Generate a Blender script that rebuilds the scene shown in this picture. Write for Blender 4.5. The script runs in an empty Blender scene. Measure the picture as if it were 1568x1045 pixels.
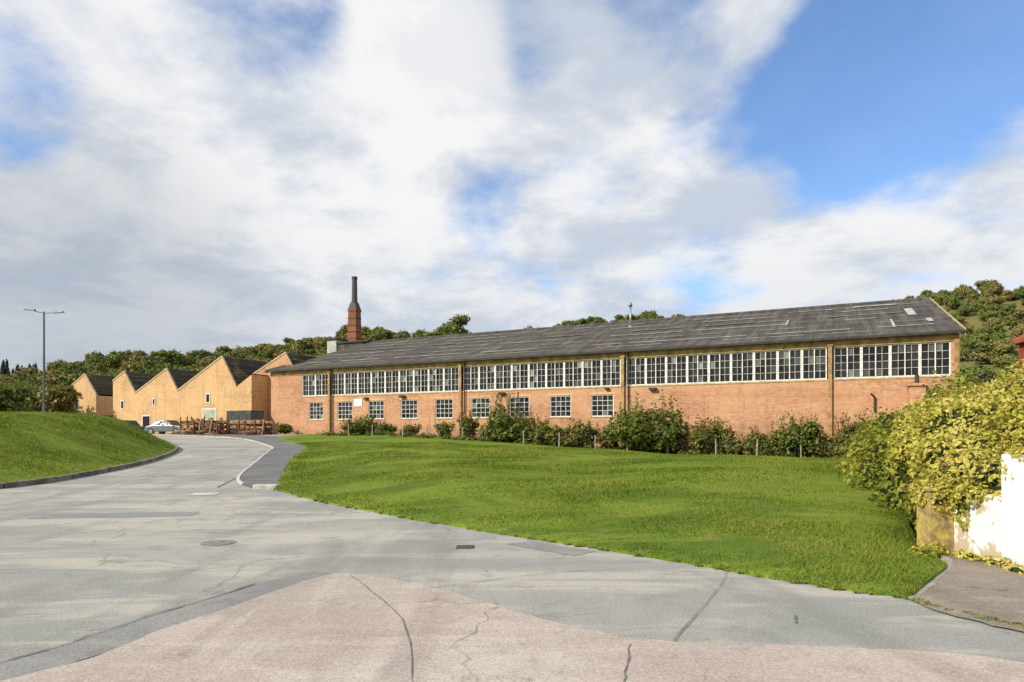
import bpy, bmesh, math, random
import numpy as np
from mathutils import Vector, Matrix
random.seed(7); rng=np.random.default_rng(11)
scene=bpy.context.scene
col=scene.collection

# ------------------------------------------------------------ node helpers
class NT:
    def __init__(s,tree): s.t=tree; s.n=tree.nodes; s.l=tree.links
    def node(s,typ,ins=None,**props):
        nd=s.n.new(typ)
        for k,v in props.items(): setattr(nd,k,v)
        if ins:
            for k,v in ins.items(): s.put(nd.inputs[k],v)
        return nd
    def put(s,sock,v):
        if isinstance(v,bpy.types.NodeSocket): s.l.new(v,sock)
        else:
            if sock.type=='RGBA' and len(v)==3: v=(*v,1)
            sock.default_value=v
    def math(s,op,a,b=0.0,c=0.0,clamp=False):
        nd=s.n.new('ShaderNodeMath'); nd.operation=op; nd.use_clamp=clamp
        s.put(nd.inputs[0],a); s.put(nd.inputs[1],b)
        if op in('MULTIPLY_ADD',): s.put(nd.inputs[2],c)
        return nd.outputs[0]
    def mix(s,f,a,b,mode='MIX'):
        nd=s.n.new('ShaderNodeMix'); nd.data_type='RGBA'; nd.blend_type=mode
        s.put(nd.inputs[0],f); s.put(nd.inputs[6],a); s.put(nd.inputs[7],b)
        return nd.outputs[2]
    def ss(s,v,a,b,lo=0.0,hi=1.0):
        nd=s.n.new('ShaderNodeMapRange'); nd.interpolation_type='SMOOTHSTEP'
        s.put(nd.inputs[0],v); s.put(nd.inputs[1],a); s.put(nd.inputs[2],b); s.put(nd.inputs[3],lo); s.put(nd.inputs[4],hi)
        return nd.outputs[0]
    def noise(s,vec,scale,detail=4,rough=0.55,dist=0.0):
        nd=s.node('ShaderNodeTexNoise',{'Scale':scale,'Detail':detail,'Roughness':rough,'Distortion':dist})
        if vec is not None: s.l.new(vec,nd.inputs['Vector'])
        return nd.outputs['Fac']
    def mapv(s,vec,scale=(1,1,1),loc=(0,0,0),rot=(0,0,0)):
        nd=s.node('ShaderNodeMapping',{'Scale':scale,'Location':loc,'Rotation':rot}); s.l.new(vec,nd.inputs['Vector']); return nd.outputs[0]
def newmat(name,rough=0.9,spec=0.2):
    m=bpy.data.materials.new(name); m.use_nodes=True
    b=m.node_tree.nodes['Principled BSDF']; b.inputs['Roughness'].default_value=rough
    b.inputs['Specular IOR Level'].default_value=spec
    T=NT(m.node_tree); T.b=b; T.m=m
    T.pos=T.node('ShaderNodeNewGeometry').outputs['Position']
    T.obj=T.node('ShaderNodeTexCoord').outputs['Object']
    return T
def bump(T,h,strength=0.3,dist=0.02):
    nd=T.node('ShaderNodeBump',{'Strength':strength,'Distance':dist,'Height':h}); T.l.new(nd.outputs[0],T.b.inputs['Normal'])
def plain(name,c,rough=0.7,var=0.25,scale=3.0,spec=0.2,metal=0.0):
    T=newmat(name,rough,spec); n=T.noise(T.pos,scale,3)
    f=T.ss(n,0.3,0.7)
    lo=tuple(x*(1-var) for x in c); hi=tuple(min(1,x*(1+var)) for x in c)
    T.put(T.b.inputs['Base Color'],T.mix(f,lo,hi)); T.b.inputs['Metallic'].default_value=metal
    return T.m

# ------------------------------------------------------------ materials
def brick_mat(name,c1,c2,mortar,patch,patchamt=0.5):
    T=newmat(name,0.92,0.1)
    sp=T.node('ShaderNodeSeparateXYZ',{'Vector':T.obj})
    cb=T.node('ShaderNodeCombineXYZ',{'X':T.math('ADD',sp.outputs[0],sp.outputs[1]),'Y':sp.outputs[2]}).outputs[0]
    br=T.node('ShaderNodeTexBrick',{'Vector':cb,'Color1':c1,'Color2':c2,'Mortar':mortar,'Scale':1.0,'Mortar Size':0.009,'Brick Width':0.225,'Row Height':0.078,'Bias':-0.1})
    br.offset=0.5
    n1=T.noise(cb,0.30,5,0.62,0.4); n2=T.noise(T.mapv(cb,(3.2,7.5,1)),1.0,3,0.75); n3=T.noise(T.mapv(cb,(0.9,2.6,1)),1.0,4,0.75)
    st=T.noise(T.mapv(cb,(2.0,0.22,1)),1.0,4,0.65); n4=T.noise(T.mapv(cb,(0.12,1.3,1)),1.0,3,0.6)
    c=T.mix(T.ss(n2,0.52,0.66,0,0.62),br.outputs['Color'],tuple(x*0.45 for x in c2))
    c=T.mix(T.ss(n2,0.45,0.32,0,0.55),c,tuple(min(1,x*1.3) for x in mortar))
    c=T.mix(T.ss(n3,0.52,0.74,0,0.55),c,tuple(min(1,x*1.3) for x in mortar))
    c=T.mix(T.ss(n1,0.4,0.62,0,patchamt),c,patch)
    c=T.mix(T.ss(n1,0.45,0.3,0,0.45),c,tuple(x*0.62 for x in c1))
    c=T.mix(T.ss(n4,0.52,0.7,0,0.35),c,tuple(x*0.6 for x in c1))
    c=T.mix(T.ss(st,0.52,0.74,0,0.5),c,tuple(x*0.45 for x in c1))
    c=T.mix(T.ss(T.math('ADD',sp.outputs[2],T.math('MULTIPLY',n3,1.8)),1.6,3.6,0.5,0.0),c,(0.17,0.115,0.075))
    T.put(T.b.inputs['Base Color'],c); bump(T,T.math('ADD',br.outputs['Fac'],T.math('MULTIPLY',n2,-1.0)),-0.5,0.012)
    return T.m
M={}
M['brick']=brick_mat('red_brick',(0.54,0.255,0.13),(0.40,0.175,0.09),(0.50,0.385,0.27),(0.60,0.34,0.19),0.55)
M['brick_y']=brick_mat('buff_brick',(0.62,0.38,0.18),(0.50,0.285,0.13),(0.56,0.43,0.26),(0.68,0.45,0.22),0.55)
M['brick_d']=brick_mat('chimney_brick',(0.30,0.11,0.055),(0.2,0.08,0.045),(0.2,0.14,0.1),(0.33,0.13,0.07),0.4)
M['pale']=plain('pale_lintel',(0.46,0.36,0.21),0.85,0.25,4)
M['fascia']=plain('ochre_concrete_fascia',(0.44,0.31,0.13),0.85,0.35,2.0)
M['pipe']=plain('rusty_stanchion',(0.36,0.22,0.10),0.7,0.35,3)
M['frame']=plain('white_frame_paint',(0.72,0.70,0.65),0.6,0.2,6)
M['gutter']=plain('dark_gutter',(0.05,0.045,0.04),0.6,0.3)
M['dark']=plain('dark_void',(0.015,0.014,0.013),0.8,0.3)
M['white']=plain('white_paint',(0.80,0.79,0.77),0.6,0.06,2)
M['galv']=plain('galvanised_steel',(0.32,0.33,0.34),0.45,0.15,5,0.5,0.6)
M['wire']=plain('fence_wire',(0.10,0.09,0.08),0.7,0.2,5)
def glass_mat():
    T=newmat('window_glass',0.1,0.25)
    r=T.node('ShaderNodeNewGeometry').outputs['Random Per Island']
    cr=T.node('ShaderNodeValToRGB',{'Fac':r}); e=cr.color_ramp
    e.elements[0].color=(0.010,0.011,0.012,1); e.elements[1].color=(0.03,0.033,0.034,1); e.elements[1].position=0.8
    for p,c in((0.88,(0.08,0.09,0.08,1)),(0.96,(0.16,0.18,0.15,1)),(1.0,(0.3,0.33,0.3,1))):
        k=e.elements.new(p); k.color=c
    T.put(T.b.inputs['Base Color'],cr.outputs[0])
    T.put(T.b.inputs['Roughness'],T.ss(T.noise(T.pos,3.0,2),0.3,0.7,0.06,0.35))
    bump(T,T.noise(T.pos,1.2,2),0.12,0.1)
    return T.m
M['glass']=glass_mat()
def roof_mat(name,base,light,moss,mossamt,ribaxis='x'):
    T=newmat(name,0.9,0.12)
    sp=T.node('ShaderNodeSeparateXYZ',{'Vector':T.obj})
    strk=T.noise(T.mapv(T.obj,(2.2,0.18,0.18)),1.0,5,0.65)
    n=T.noise(T.obj,0.5,4,0.6); n2=T.noise(T.obj,5,3,0.7)
    sheetid=T.math('FLOOR',T.math('MULTIPLY',sp.outputs[0],0.95))
    wn=T.node('ShaderNodeTexWhiteNoise',{'W':sheetid},noise_dimensions='1D').outputs[0]
    c=T.mix(T.ss(strk,0.4,0.7),base,light)
    c=T.mix(T.math('MULTIPLY',wn,0.3),c,tuple(x*0.6 for x in base))
    c=T.mix(T.ss(n,0.5,0.75,0,mossamt),c,moss)
    c=T.mix(T.ss(n2,0.6,0.8,0,0.4),c,light)
    T.put(T.b.inputs['Base Color'],c)
    w=T.math('SINE',T.math('MULTIPLY',sp.outputs[0 if ribaxis=='x' else 1],40.0))
    bump(T,w,0.5,0.03)
    return T.m
M['roof']=roof_mat('corrugated_cement_roof',(0.075,0.070,0.064),(0.15,0.14,0.125),(0.12,0.10,0.06),0.45)
M['roof_moss']=roof_mat('mossy_slate_roof',(0.045,0.04,0.032),(0.09,0.08,0.055),(0.20,0.16,0.06),0.9,'y')
M['roof_light']=plain('roof_light_panel',(0.42,0.41,0.38),0.5,0.35,2)

def road_mat(name,a,b,tint,crack=0.5,sc=1.0,contrast=1.0):
    T=newmat(name,0.88,0.12)
    n1=T.noise(T.pos,0.28*sc,4,0.62,0.6); n2=T.noise(T.pos,1.3*sc,4,0.7); n3=T.noise(T.pos,42,2,0.85)
    tr=T.noise(T.mapv(T.pos,(0.2,0.9,1),rot=(0,0,math.radians(24))),1.0,4,0.68,0.5)
    tr2=T.noise(T.mapv(T.pos,(0.9,0.13,1),rot=(0,0,math.radians(18))),1.0,4,0.62,0.5)
    c=T.mix(T.ss(n1,0.38,0.62),a,b)
    c=T.mix(T.ss(tr,0.46,0.6,0,0.8),c,tint)
    c=T.mix(T.ss(tr2,0.5,0.64,0,0.5*contrast),c,tuple(x*0.74 for x in a))
    c=T.mix(T.ss(n2,0.5,0.68,0,0.55),c,tuple(x*0.76 for x in a))
    c=T.mix(T.ss(n3,0.46,0.66,0,0.42),c,tuple(x*0.5 for x in a))
    c=T.mix(T.ss(n3,0.44,0.3,0,0.5),c,tuple(min(1,x*1.4) for x in b))
    wv=T.node('ShaderNodeTexNoise',{'Scale':1.3,'Detail':4}); T.l.new(T.pos,wv.inputs['Vector'])
    pv=T.node('ShaderNodeVectorMath',{0:T.pos,1:wv.outputs['Color']},operation='ADD').outputs[0]
    vo=T.node('ShaderNodeTexVoronoi',{'Vector':pv,'Scale':0.27*sc},feature='DISTANCE_TO_EDGE').outputs['Distance']
    msk=T.ss(T.noise(T.pos,0.3,2),0.42,0.56)
    ck=T.math('MULTIPLY',T.ss(vo,0.001,0.008,crack,0.0),msk)
    c=T.mix(ck,c,(0.10,0.09,0.075))
    sp=T.noise(T.pos,3.5,2,0.5)
    c=T.mix(T.ss(sp,0.68,0.76,0,0.35),c,(0.14,0.13,0.115))
    T.put(T.b.inputs['Base Color'],c)
    bump(T,T.math('ADD',n3,T.math('MULTIPLY',n2,0.6)),0.5,0.012)
    return T.m
M['road']=road_mat('worn_tarmac',(0.275,0.28,0.262),(0.36,0.352,0.315),(0.46,0.43,0.37),0.4)
M['apron']=road_mat('pinkish_concrete',(0.40,0.335,0.29),(0.46,0.40,0.35),(0.50,0.455,0.40),0.55,1.6)
M['pave']=road_mat('dark_footpath_asphalt',(0.14,0.14,0.145),(0.18,0.18,0.175),(0.22,0.22,0.205),0.3)
M['drive']=road_mat('brown_drive_asphalt',(0.24,0.20,0.165),(0.30,0.26,0.215),(0.21,0.19,0.155),0.7,2.5)
M['patch']=road_mat('tarmac_patch',(0.23,0.235,0.23),(0.28,0.28,0.265),(0.31,0.30,0.275),0.2,1.5)
M['joint']=plain('bitumen_joint',(0.15,0.145,0.13),0.9,0.4,8)
M['kerb']=plain('kerb_stone',(0.17,0.15,0.12),0.9,0.45,3)
M['kerb_l']=plain('pale_kerb_stone',(0.46,0.44,0.40),0.9,0.3,4)
M['iron']=plain('cast_iron',(0.09,0.08,0.07),0.7,0.4,12)
M['iron_d']=plain('dusty_cast_iron',(0.23,0.215,0.19),0.8,0.25,12)
def grass_ground(name,a,b,dry):
    T=newmat(name,0.95,0.05)
    n1=T.noise(T.pos,0.22,5,0.68,0.5); n2=T.noise(T.pos,1.9,4,0.72); n3=T.noise(T.pos,26,2,0.8)
    mow=T.noise(T.mapv(T.pos,(0.25,1.9,1),rot=(0,0,math.radians(-28))),1.0,3,0.5)
    c=T.mix(T.ss(n1,0.42,0.58),a,b)
    c=T.mix(T.ss(mow,0.45,0.62,0,0.5),c,tuple(x*1.25 for x in b))
    c=T.mix(T.ss(n2,0.52,0.72,0,0.7),c,dry)
    c=T.mix(T.ss(n2,0.42,0.28,0,0.6),c,tuple(x*0.5 for x in a))
    c=T.mix(T.ss(n3,0.44,0.62,0,0.6),c,tuple(x*0.45 for x in a))
    T.put(T.b.inputs['Base Color'],c); bump(T,T.math('ADD',n3,T.math('MULTIPLY',n2,0.8)),0.8,0.05)
    return T.m
M['lawn']=grass_ground('lawn_turf',(0.10,0.165,0.024),(0.19,0.25,0.034),(0.27,0.25,0.075))
M['earth']=grass_ground('rough_ground',(0.09,0.11,0.03),(0.13,0.13,0.04),(0.17,0.13,0.06))
M['hill']=grass_ground('hillside_scrub',(0.15,0.15,0.05),(0.20,0.18,0.07),(0.26,0.19,0.10))
def leaf_mat(name,cols,trans=0.3,nscale=1.2,useobj=False,dk=0.3,nw=0.6,gloss=0.03):
    m=bpy.data.materials.new(name); m.use_nodes=True; T=NT(m.node_tree); T.n.clear()
    g=T.node('ShaderNodeNewGeometry'); r=g.outputs['Random Per Island']; pos=g.outputs['Position']
    if useobj:
        o=T.node('ShaderNodeObjectInfo').outputs['Random']
        f=T.math('ADD',T.math('MULTIPLY',o,0.78),T.math('MULTIPLY',r,0.22))
    else:
        n=T.noise(pos,nscale,2,0.6)
        f=T.math('ADD',T.math('MULTIPLY',T.ss(n,0.3,0.7),nw),T.math('MULTIPLY',r,1-nw))
    cr=T.node('ShaderNodeValToRGB',{'Fac':f}); e=cr.color_ramp
    while len(e.elements)>1: e.elements.remove(e.elements[-1])
    e.elements[0].position=cols[0][0]; e.elements[0].color=(*cols[0][1],1)
    for p,c in cols[1:]:
        k=e.elements.new(p); k.color=(*c,1)
    c=T.mix(T.math('MULTIPLY',r,dk),cr.outputs[0],(0.01,0.015,0.004))
    last=T.node('ShaderNodeBsdfDiffuse',{'Color':c}).outputs[0]
    if trans>0:
        t=T.node('ShaderNodeBsdfTranslucent',{'Color':c}); mx=T.node('ShaderNodeMixShader',{'Fac':trans}); T.l.new(last,mx.inputs[1]); T.l.new(t.outputs[0],mx.inputs[2]); last=mx.outputs[0]
    if gloss>0:
        gl=T.node('ShaderNodeBsdfGlossy',{'Color':(0.5,0.5,0.5,1),'Roughness':0.45})
        m2=T.node('ShaderNodeMixShader',{'Fac':gloss}); T.l.new(last,m2.inputs[1]); T.l.new(gl.outputs[0],m2.inputs[2]); last=m2.outputs[0]
    o=T.node('ShaderNodeOutputMaterial'); T.l.new(last,o.inputs[0]); return m
M['leaf_wood']=leaf_mat('woodland_leaves',[(0,(0.10,0.15,0.04)),(0.35,(0.15,0.195,0.045)),(0.55,(0.22,0.23,0.06)),(0.72,(0.28,0.235,0.075)),(0.85,(0.30,0.20,0.09)),(0.95,(0.38,0.34,0.07)),(1.0,(0.12,0.16,0.05))],0,1,True,0.2,0.6,0)
M['leaf_conifer']=leaf_mat('conifer_needles',[(0,(0.045,0.07,0.06)),(1,(0.07,0.10,0.075))],0,1,False,.2,.6,0)
M['leaf_bush']=leaf_mat('bush_leaves',[(0,(0.09,0.14,0.025)),(0.5,(0.17,0.21,0.035)),(0.8,(0.25,0.26,0.05)),(1,(0.30,0.15,0.055))],0.3,0.8)
M['leaf_red']=leaf_mat('bramble_leaves',[(0,(0.09,0.12,0.025)),(0.4,(0.17,0.18,0.035)),(0.65,(0.30,0.25,0.05)),(0.9,(0.28,0.11,0.045)),(1,(0.36,0.17,0.05))],0.3,0.7)
M['leaf_ivy']=leaf_mat('hedge_leaves',[(0,(0.16,0.21,0.025)),(0.2,(0.38,0.38,0.05)),(0.45,(0.58,0.52,0.09)),(0.75,(0.72,0.62,0.16)),(1,(0.76,0.67,0.26))],0.3,1.3,False,0.25,0.5)
M['leaf_hedge2']=leaf_mat('hedge_leaves_green',[(0,(0.10,0.14,0.02)),(0.35,(0.22,0.26,0.035)),(0.6,(0.38,0.38,0.05)),(0.85,(0.53,0.48,0.08)),(1,(0.38,0.20,0.07))],0.3,0.7,False,0.3,0.55)
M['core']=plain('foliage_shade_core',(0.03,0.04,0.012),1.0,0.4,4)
M['bark']=plain('bark',(0.10,0.075,0.05),0.95,0.4,6)
M['blade']=leaf_mat('grass_blades',[(0,(0.10,0.16,0.022)),(0.5,(0.19,0.25,0.034)),(0.85,(0.26,0.29,0.05)),(1,(0.36,0.33,0.12))],0.25,0.35,False,.2,.65,0)

# ------------------------------------------------------------ mesh helpers
class MB:
    def __init__(s): s.v=[]; s.f=[]; s.m=[]
    def add(s,vs,fs,mi=0):
        o=len(s.v); s.v+=[tuple(x) for x in vs]; s.f+=[tuple(i+o for i in f) for f in fs]; s.m+=[mi]*len(fs)
    def box(s,x0,x1,y0,y1,z0,z1,mi=0):
        s.add([(x0,y0,z0),(x1,y0,z0),(x1,y1,z0),(x0,y1,z0),(x0,y0,z1),(x1,y0,z1),(x1,y1,z1),(x0,y1,z1)],
              [(0,3,2,1),(4,5,6,7),(0,1,5,4),(1,2,6,5),(2,3,7,6),(3,0,4,7)],mi)
    def prism(s,poly,y0,y1,mi=0):
        n=len(poly)
        s.add([(x,y0,z) for x,z in poly]+[(x,y1,z) for x,z in poly],
              [tuple(range(n)),tuple(reversed(range(n,2*n)))]+[((i+1)%n,i,i+n,(i+1)%n+n) for i in range(n)],mi)
    def cyl(s,p0,p1,r0,r1,seg=12,mi=0):
        p0=Vector(p0);p1=Vector(p1);d=(p1-p0).normalized(); a=d.orthogonal().normalized(); b=d.cross(a)
        vs=[]
        for p,r in((p0,r0),(p1,r1)):
            for i in range(seg):
                t=2*math.pi*i/seg; vs.append(p+a*math.cos(t)*r+b*math.sin(t)*r)
        s.add(vs,[(i,(i+1)%seg,(i+1)%seg+seg,i+seg) for i in range(seg)]+[tuple(reversed(range(seg))),tuple(range(seg,2*seg))],mi)
    def beam(s,p0,p1,w,h,mi=0):
        p0=Vector(p0);p1=Vector(p1);d=(p1-p0).normalized(); a=d.cross(Vector((0,0,1)))
        if a.length<.05: a=Vector((1,0,0))
        a=a.normalized()*w/2; b=d.cross(a).normalized()*h/2
        vs=[p+q for p in(p0,p1) for q in(-a-b,a-b,a+b,-a+b)]
        s.add(vs,[(0,1,2,3),(7,6,5,4),(0,4,5,1),(1,5,6,2),(2,6,7,3),(3,7,4,0)],mi)
    def obj(s,name,mats,parent=None,smooth=False,bevel=0):
        me=bpy.data.meshes.new(name); me.from_pydata(s.v,[],s.f)
        for m in mats: me.materials.append(M[m] if isinstance(m,str) else m)
        me.polygons.foreach_set('material_index',s.m)
        if smooth: me.polygons.foreach_set('use_smooth',[True]*len(s.f))
        me.update()
        bm=bmesh.new(); bm.from_mesh(me); bmesh.ops.recalc_face_normals(bm,faces=bm.faces); bm.to_mesh(me); bm.free()
        o=bpy.data.objects.new(name,me); col.objects.link(o)
        if parent: o.parent=parent
        if bevel:
            b=o.modifiers.new('bevel','BEVEL'); b.width=bevel; b.segments=2; b.limit_method='ANGLE'
        return o
def empty(name,loc=(0,0,0),rot=0.0):
    e=bpy.data.objects.new(name,None); e.location=loc; e.rotation_euler=(0,0,rot); e.empty_display_size=0.5; col.objects.link(e); return e
def np_mesh(name,parts):
    V=[];L=[];ST=[];MI=[];vo=0;lo=0
    for v,f,mi in parts:
        if len(f)==0: continue
        v=np.asarray(v,dtype=np.float32); f=np.asarray(f,dtype=np.int32)
        V.append(v); L.append((f+vo).ravel()); k=f.shape[1]; ST.append(lo+np.arange(len(f))*k); MI.append(np.full(len(f),mi)); vo+=len(v); lo+=f.size
    V=np.concatenate(V);L=np.concatenate(L);ST=np.concatenate(ST);MI=np.concatenate(MI)
    me=bpy.data.meshes.new(name); me.vertices.add(len(V)); me.vertices.foreach_set('co',V.ravel())
    me.loops.add(len(L)); me.loops.foreach_set('vertex_index',L.astype(np.int32))
    me.polygons.add(len(ST)); me.polygons.foreach_set('loop_start',ST.astype(np.int32))
    me.polygons.foreach_set('material_index',MI.astype(np.int32))
    me.update(calc_edges=True); me.validate(); return me
def link(name,me,mats,parent=None):
    for m in mats: me.materials.append(M[m])
    o=bpy.data.objects.new(name,me); col.objects.link(o)
    if parent: o.parent=parent
    return o
def sn(p,f,seed):
    p=np.asarray(p,float)
    r=np.random.default_rng(seed); out=0
    for i in range(7):
        d=r.normal(size=p.shape[-1]); d/=np.linalg.norm(d); out=out+np.sin(p@d*f*(0.6+0.25*i)+r.uniform(0,6.28))
    return out/3.0
def leaf_quads(c,nrm,size,jit=0.8):
    n=len(c); nn=nrm+rng.normal(size=(n,3))*jit; nn/=np.linalg.norm(nn,axis=1,keepdims=True)+1e-9
    a=np.cross(nn,rng.normal(size=(n,3))); a/=np.linalg.norm(a,axis=1,keepdims=True)+1e-9; b=np.cross(nn,a)
    s=size[:,None]; w=0.62
    v=np.stack([c-a*s,c-b*s*w+nn*s*0.15,c+a*s,c+b*s*w+nn*s*0.15],1).reshape(-1,3)
    return v,np.arange(4*n).reshape(n,4)
_b=bmesh.new(); bmesh.ops.create_icosphere(_b,subdivisions=3,radius=1); ICO_V=np.array([v.co[:] for v in _b.verts]); ICO_F=np.array([[v.index for v in f.verts] for f in _b.faces]); _b.free()
def foliage(blobs,per_m2,leaf,core=0.74,seed=0,lump=0.18,gap=-0.75,zmin=None,jit=0.8):
    parts=[]
    for k,(cx,cy,cz,rx,ry,rz) in enumerate(blobs):
        R=np.array([rx,ry,rz]); C=np.array([cx,cy,cz])
        area=4*math.pi*((rx*ry+ry*rz+rx*rz)/3)
        n=max(20,int(area*per_m2)); d=rng.normal(size=(n,3)); d/=np.linalg.norm(d,axis=1,keepdims=True)
        rad=rng.uniform(0.74,1.04,n); f=2.2/max(R.mean(),.3)*1.6
        rad=rad*(1+lump*sn(d*R+C,f,seed))
        p=C+d*R*rad[:,None]; keep=sn(p,f*1.7,seed+5)>gap
        stray=rng.random(n)<0.04; p[stray]+=d[stray]*0.14*R.mean()
        if zmin is not None: keep&=p[:,2]>zmin(p[:,0],p[:,1])
        p=p[keep]; nr=(d/R*R.mean())[keep]+np.array([0,0,0.35])
        v,fq=leaf_quads(p,nr,leaf*rng.uniform(0.6,1.35,len(p)),jit); parts.append((v,fq,0))
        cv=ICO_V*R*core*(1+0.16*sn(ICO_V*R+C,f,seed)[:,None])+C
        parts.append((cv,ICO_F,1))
    return parts

# ------------------------------------------------------------ terrain
def sstep(a,b,x):
    t=np.clip((x-a)/(b-a),0,1); return t*t*(3-2*t)
RX=320.0
SIL=[(-900,590),(-300,580),(0,580),(100,579),(150,586),(200,577),(290,560),(370,540),(450,528),(490,521),(600,507),(700,504),(760,514),(800,508),(900,497),(1000,489),(1100,485),(1180,480),(1250,474),(1290,470),(1350,457),(1440,444),(1500,448),(1568,458),(1800,475),(2400,505)]
HX=np.array([(a-784)/1000*RX for a,b in SIL]); HZ=np.array([(662-b)/1000*RX-6.5 for a,b in SIL])
def H(x,y):
    x=np.asarray(x,dtype=float); y=np.asarray(y,dtype=float)
    base=np.interp(y,[0,11,15,19,57,66,1000],[0,0,.06,.18,1.47,1.55,1.55])
    m=1-sstep(-9,20,x)*(1-sstep(60,110,y)*0.9)*1.0
    h=base*m-0.12*sstep(14,24,x)*sstep(20,36,y)
    hill=np.interp(x,HX,HZ)+1.5*np.sin(x*0.035)+1.0*np.sin(x*.09+1)
    prof=sstep(95,325,y)*0.75+0.25*np.clip((y-95)/230,0,1)
    rough=sstep(120,200,y)*(1.6*np.sin(x*0.05+y*0.04)+1.2*np.sin(y*0.07-x*0.03))
    return h+hill*prof+rough
KERB=np.array([(-60,4),(-30,9.0),(-20,14.2),(-15.4,16.6),(-13.95,18.2),(-14.0,21.9),(-15,27),(-16.3,31),(-17.6,34.2),(-19.4,37.6),(-24.8,45.6),(-32,52.5),(-42,58),(-60,63)],dtype=float)
def smooth_line(P,n=4):
    P=np.asarray(P,float); out=[]
    for i in range(len(P)-1):
        p0=P[max(i-1,0)];p1=P[i];p2=P[i+1];p3=P[min(i+2,len(P)-1)]
        for k in range(n):
            t=k/n; out.append(0.5*((2*p1)+(-p0+p2)*t+(2*p0-5*p1+4*p2-p3)*t*t+(-p0+3*p1-3*p2+p3)*t**3))
    out.append(P[-1]); return np.array(out)
KERB=smooth_line(KERB,4)
def dist_line(x,y,L):
    best=np.full(np.shape(x),1e9)
    for a,b in zip(L[:-1],L[1:]):
        d=b-a; t=np.clip(((x-a[0])*d[0]+(y-a[1])*d[1])/(d@d+1e-12),0,1)
        best=np.minimum(best,np.hypot(x-a[0]-t*d[0],y-a[1]-t*d[1]))
    return best
def H_mound(x,y):
    x=np.asarray(x,float);y=np.asarray(y,float)
    d=dist_line(x,y,KERB); Ls=np.interp(y,[10,18,27,35,60],[13,11,6.5,3.6,5]); b=H(x,y)
    P=sn(np.stack([x,y],-1),0.5,3)*0.04
    A=np.maximum(2.45-b,0.2); k0=float(sstep(-0.6,1,0.0)); t=d/Ls
    return b+0.10+A*(sstep(-0.6,1,t)-k0*(1-sstep(0,1,t)))+P*sstep(0,1,d)
lawn_front=[(-6.5,17.8),(-5.0,15.9),(-3.1,13.8),(-0.98,11.6),(0.85,9.85),(2.18,8.5),(3.1,7.46),(3.65,6.95),(3.98,6.70)]
lawn_tip=[(4.15,6.75),(4.35,7.0),(5.0,7.7),(5.55,8.35),(5.8,9.3)]
lawn_left=[(-18.7,52),(-15.8,45.5),(-13.6,41.3),(-11.8,37.6),(-11.1,34.8),(-10.0,30),(-8.6,24.9),(-7.2,20.2),(-6.5,17.8)]
LF=smooth_line(lawn_front,9); LF[1:-1]+=rng.normal(size=(len(LF)-2,2))*0.022
LL=smooth_line(lawn_left,4)
LAWN=np.concatenate([LF,smooth_line(lawn_tip,3)[1:],np.array([(8,13.5),(13,22),(20,33),(27,36.5),(25.5,37.5),(-15.6,58.1)]),LL[:-1]])
EDGE=np.concatenate([LL[:-1],LF,np.array(lawn_tip)])
def H_lawn(x,y):
    x=np.asarray(x,float);y=np.asarray(y,float)
    d=dist_line(x,y,EDGE)
    b=0.34*sstep(0,5,d)*(1-sstep(30,40,y))+0.05*sstep(0,0.5,d)
    bank=0.30*sstep(-1.2,1.2,(y-15.5)-0.15*(x-5)+0.8*np.sin(x*.5))*sstep(2,6,x)*(1-sstep(19,30,y))
    P=np.stack([x,y],-1)
    return H(x,y)+0.03+b+bank+0.055*sn(P,0.55,8)*sstep(0,2,d)+0.014*sn(P,2.4,9)*sstep(0,.5,d)
def in_poly(x,y,P):
    c=np.zeros(len(x),bool); j=len(P)-1
    for i in range(len(P)):
        xi,yi=P[i];xj,yj=P[j]
        with np.errstate(divide='ignore',invalid='ignore'):
            c^=((yi>y)!=(yj>y))&(x<(xj-xi)*(y-yi)/(yj-yi+1e-12)+xi)
        j=i
    return c
def sheet(name,poly,hf,mat,step,off=0.0,skirt=0.0):
    bm=bmesh.new(); vs=[bm.verts.new((p[0],p[1],0)) for p in poly]; f=bm.faces.new(vs); bm.normal_update()
    if f.normal.z<0: f.normal_flip()
    bmesh.ops.triangulate(bm,faces=bm.faces[:])
    P=np.array(poly); 
    for ax in (0,1):
        a=math.floor(P[:,ax].min()/step)*step; b=P[:,ax].max()
        while a<b:
            n=(1,0,0) if ax==0 else (0,1,0); co=(a+.013,0,0) if ax==0 else (0,a+.013,0)
            bmesh.ops.bisect_plane(bm,geom=bm.verts[:]+bm.edges[:]+bm.faces[:],dist=1e-5,plane_co=co,plane_no=n); a+=step
    bmesh.ops.triangulate(bm,faces=bm.faces[:])
    xs=np.array([v.co.x for v in bm.verts]); ys=np.array([v.co.y for v in bm.verts]); z=hf(xs,ys)+off
    for v,k in zip(bm.verts,z): v.co.z=k
    if skirt:
        r=bmesh.ops.extrude_edge_only(bm,edges=[e for e in bm.edges if e.is_boundary])
        for v in r['geom']:
            if isinstance(v,bmesh.types.BMVert): v.co.z-=skirt
    me=bpy.data.meshes.new(name); bm.to_mesh(me); bm.free(); me.polygons.foreach_set('use_smooth',[True]*len(me.polygons))
    return link(name,me,[mat])
gx=np.concatenate([np.arange(-3000,-450,250),np.arange(-450,-60,8),np.arange(-60,50,1.5),np.arange(50,450,8),np.arange(450,3001,250)])
gy=np.concatenate([np.arange(-1500,-20,120),np.arange(-20,85,1.5),np.arange(85,460,7),np.arange(460,3001,200)])
GX,GY=np.meshgrid(gx,gy); GZ=H(GX,GY)-0.10*(GY<95)
V=np.stack([GX.ravel(),GY.ravel(),GZ.ravel()],-1); nx=len(gx); ny=len(gy)
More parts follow.
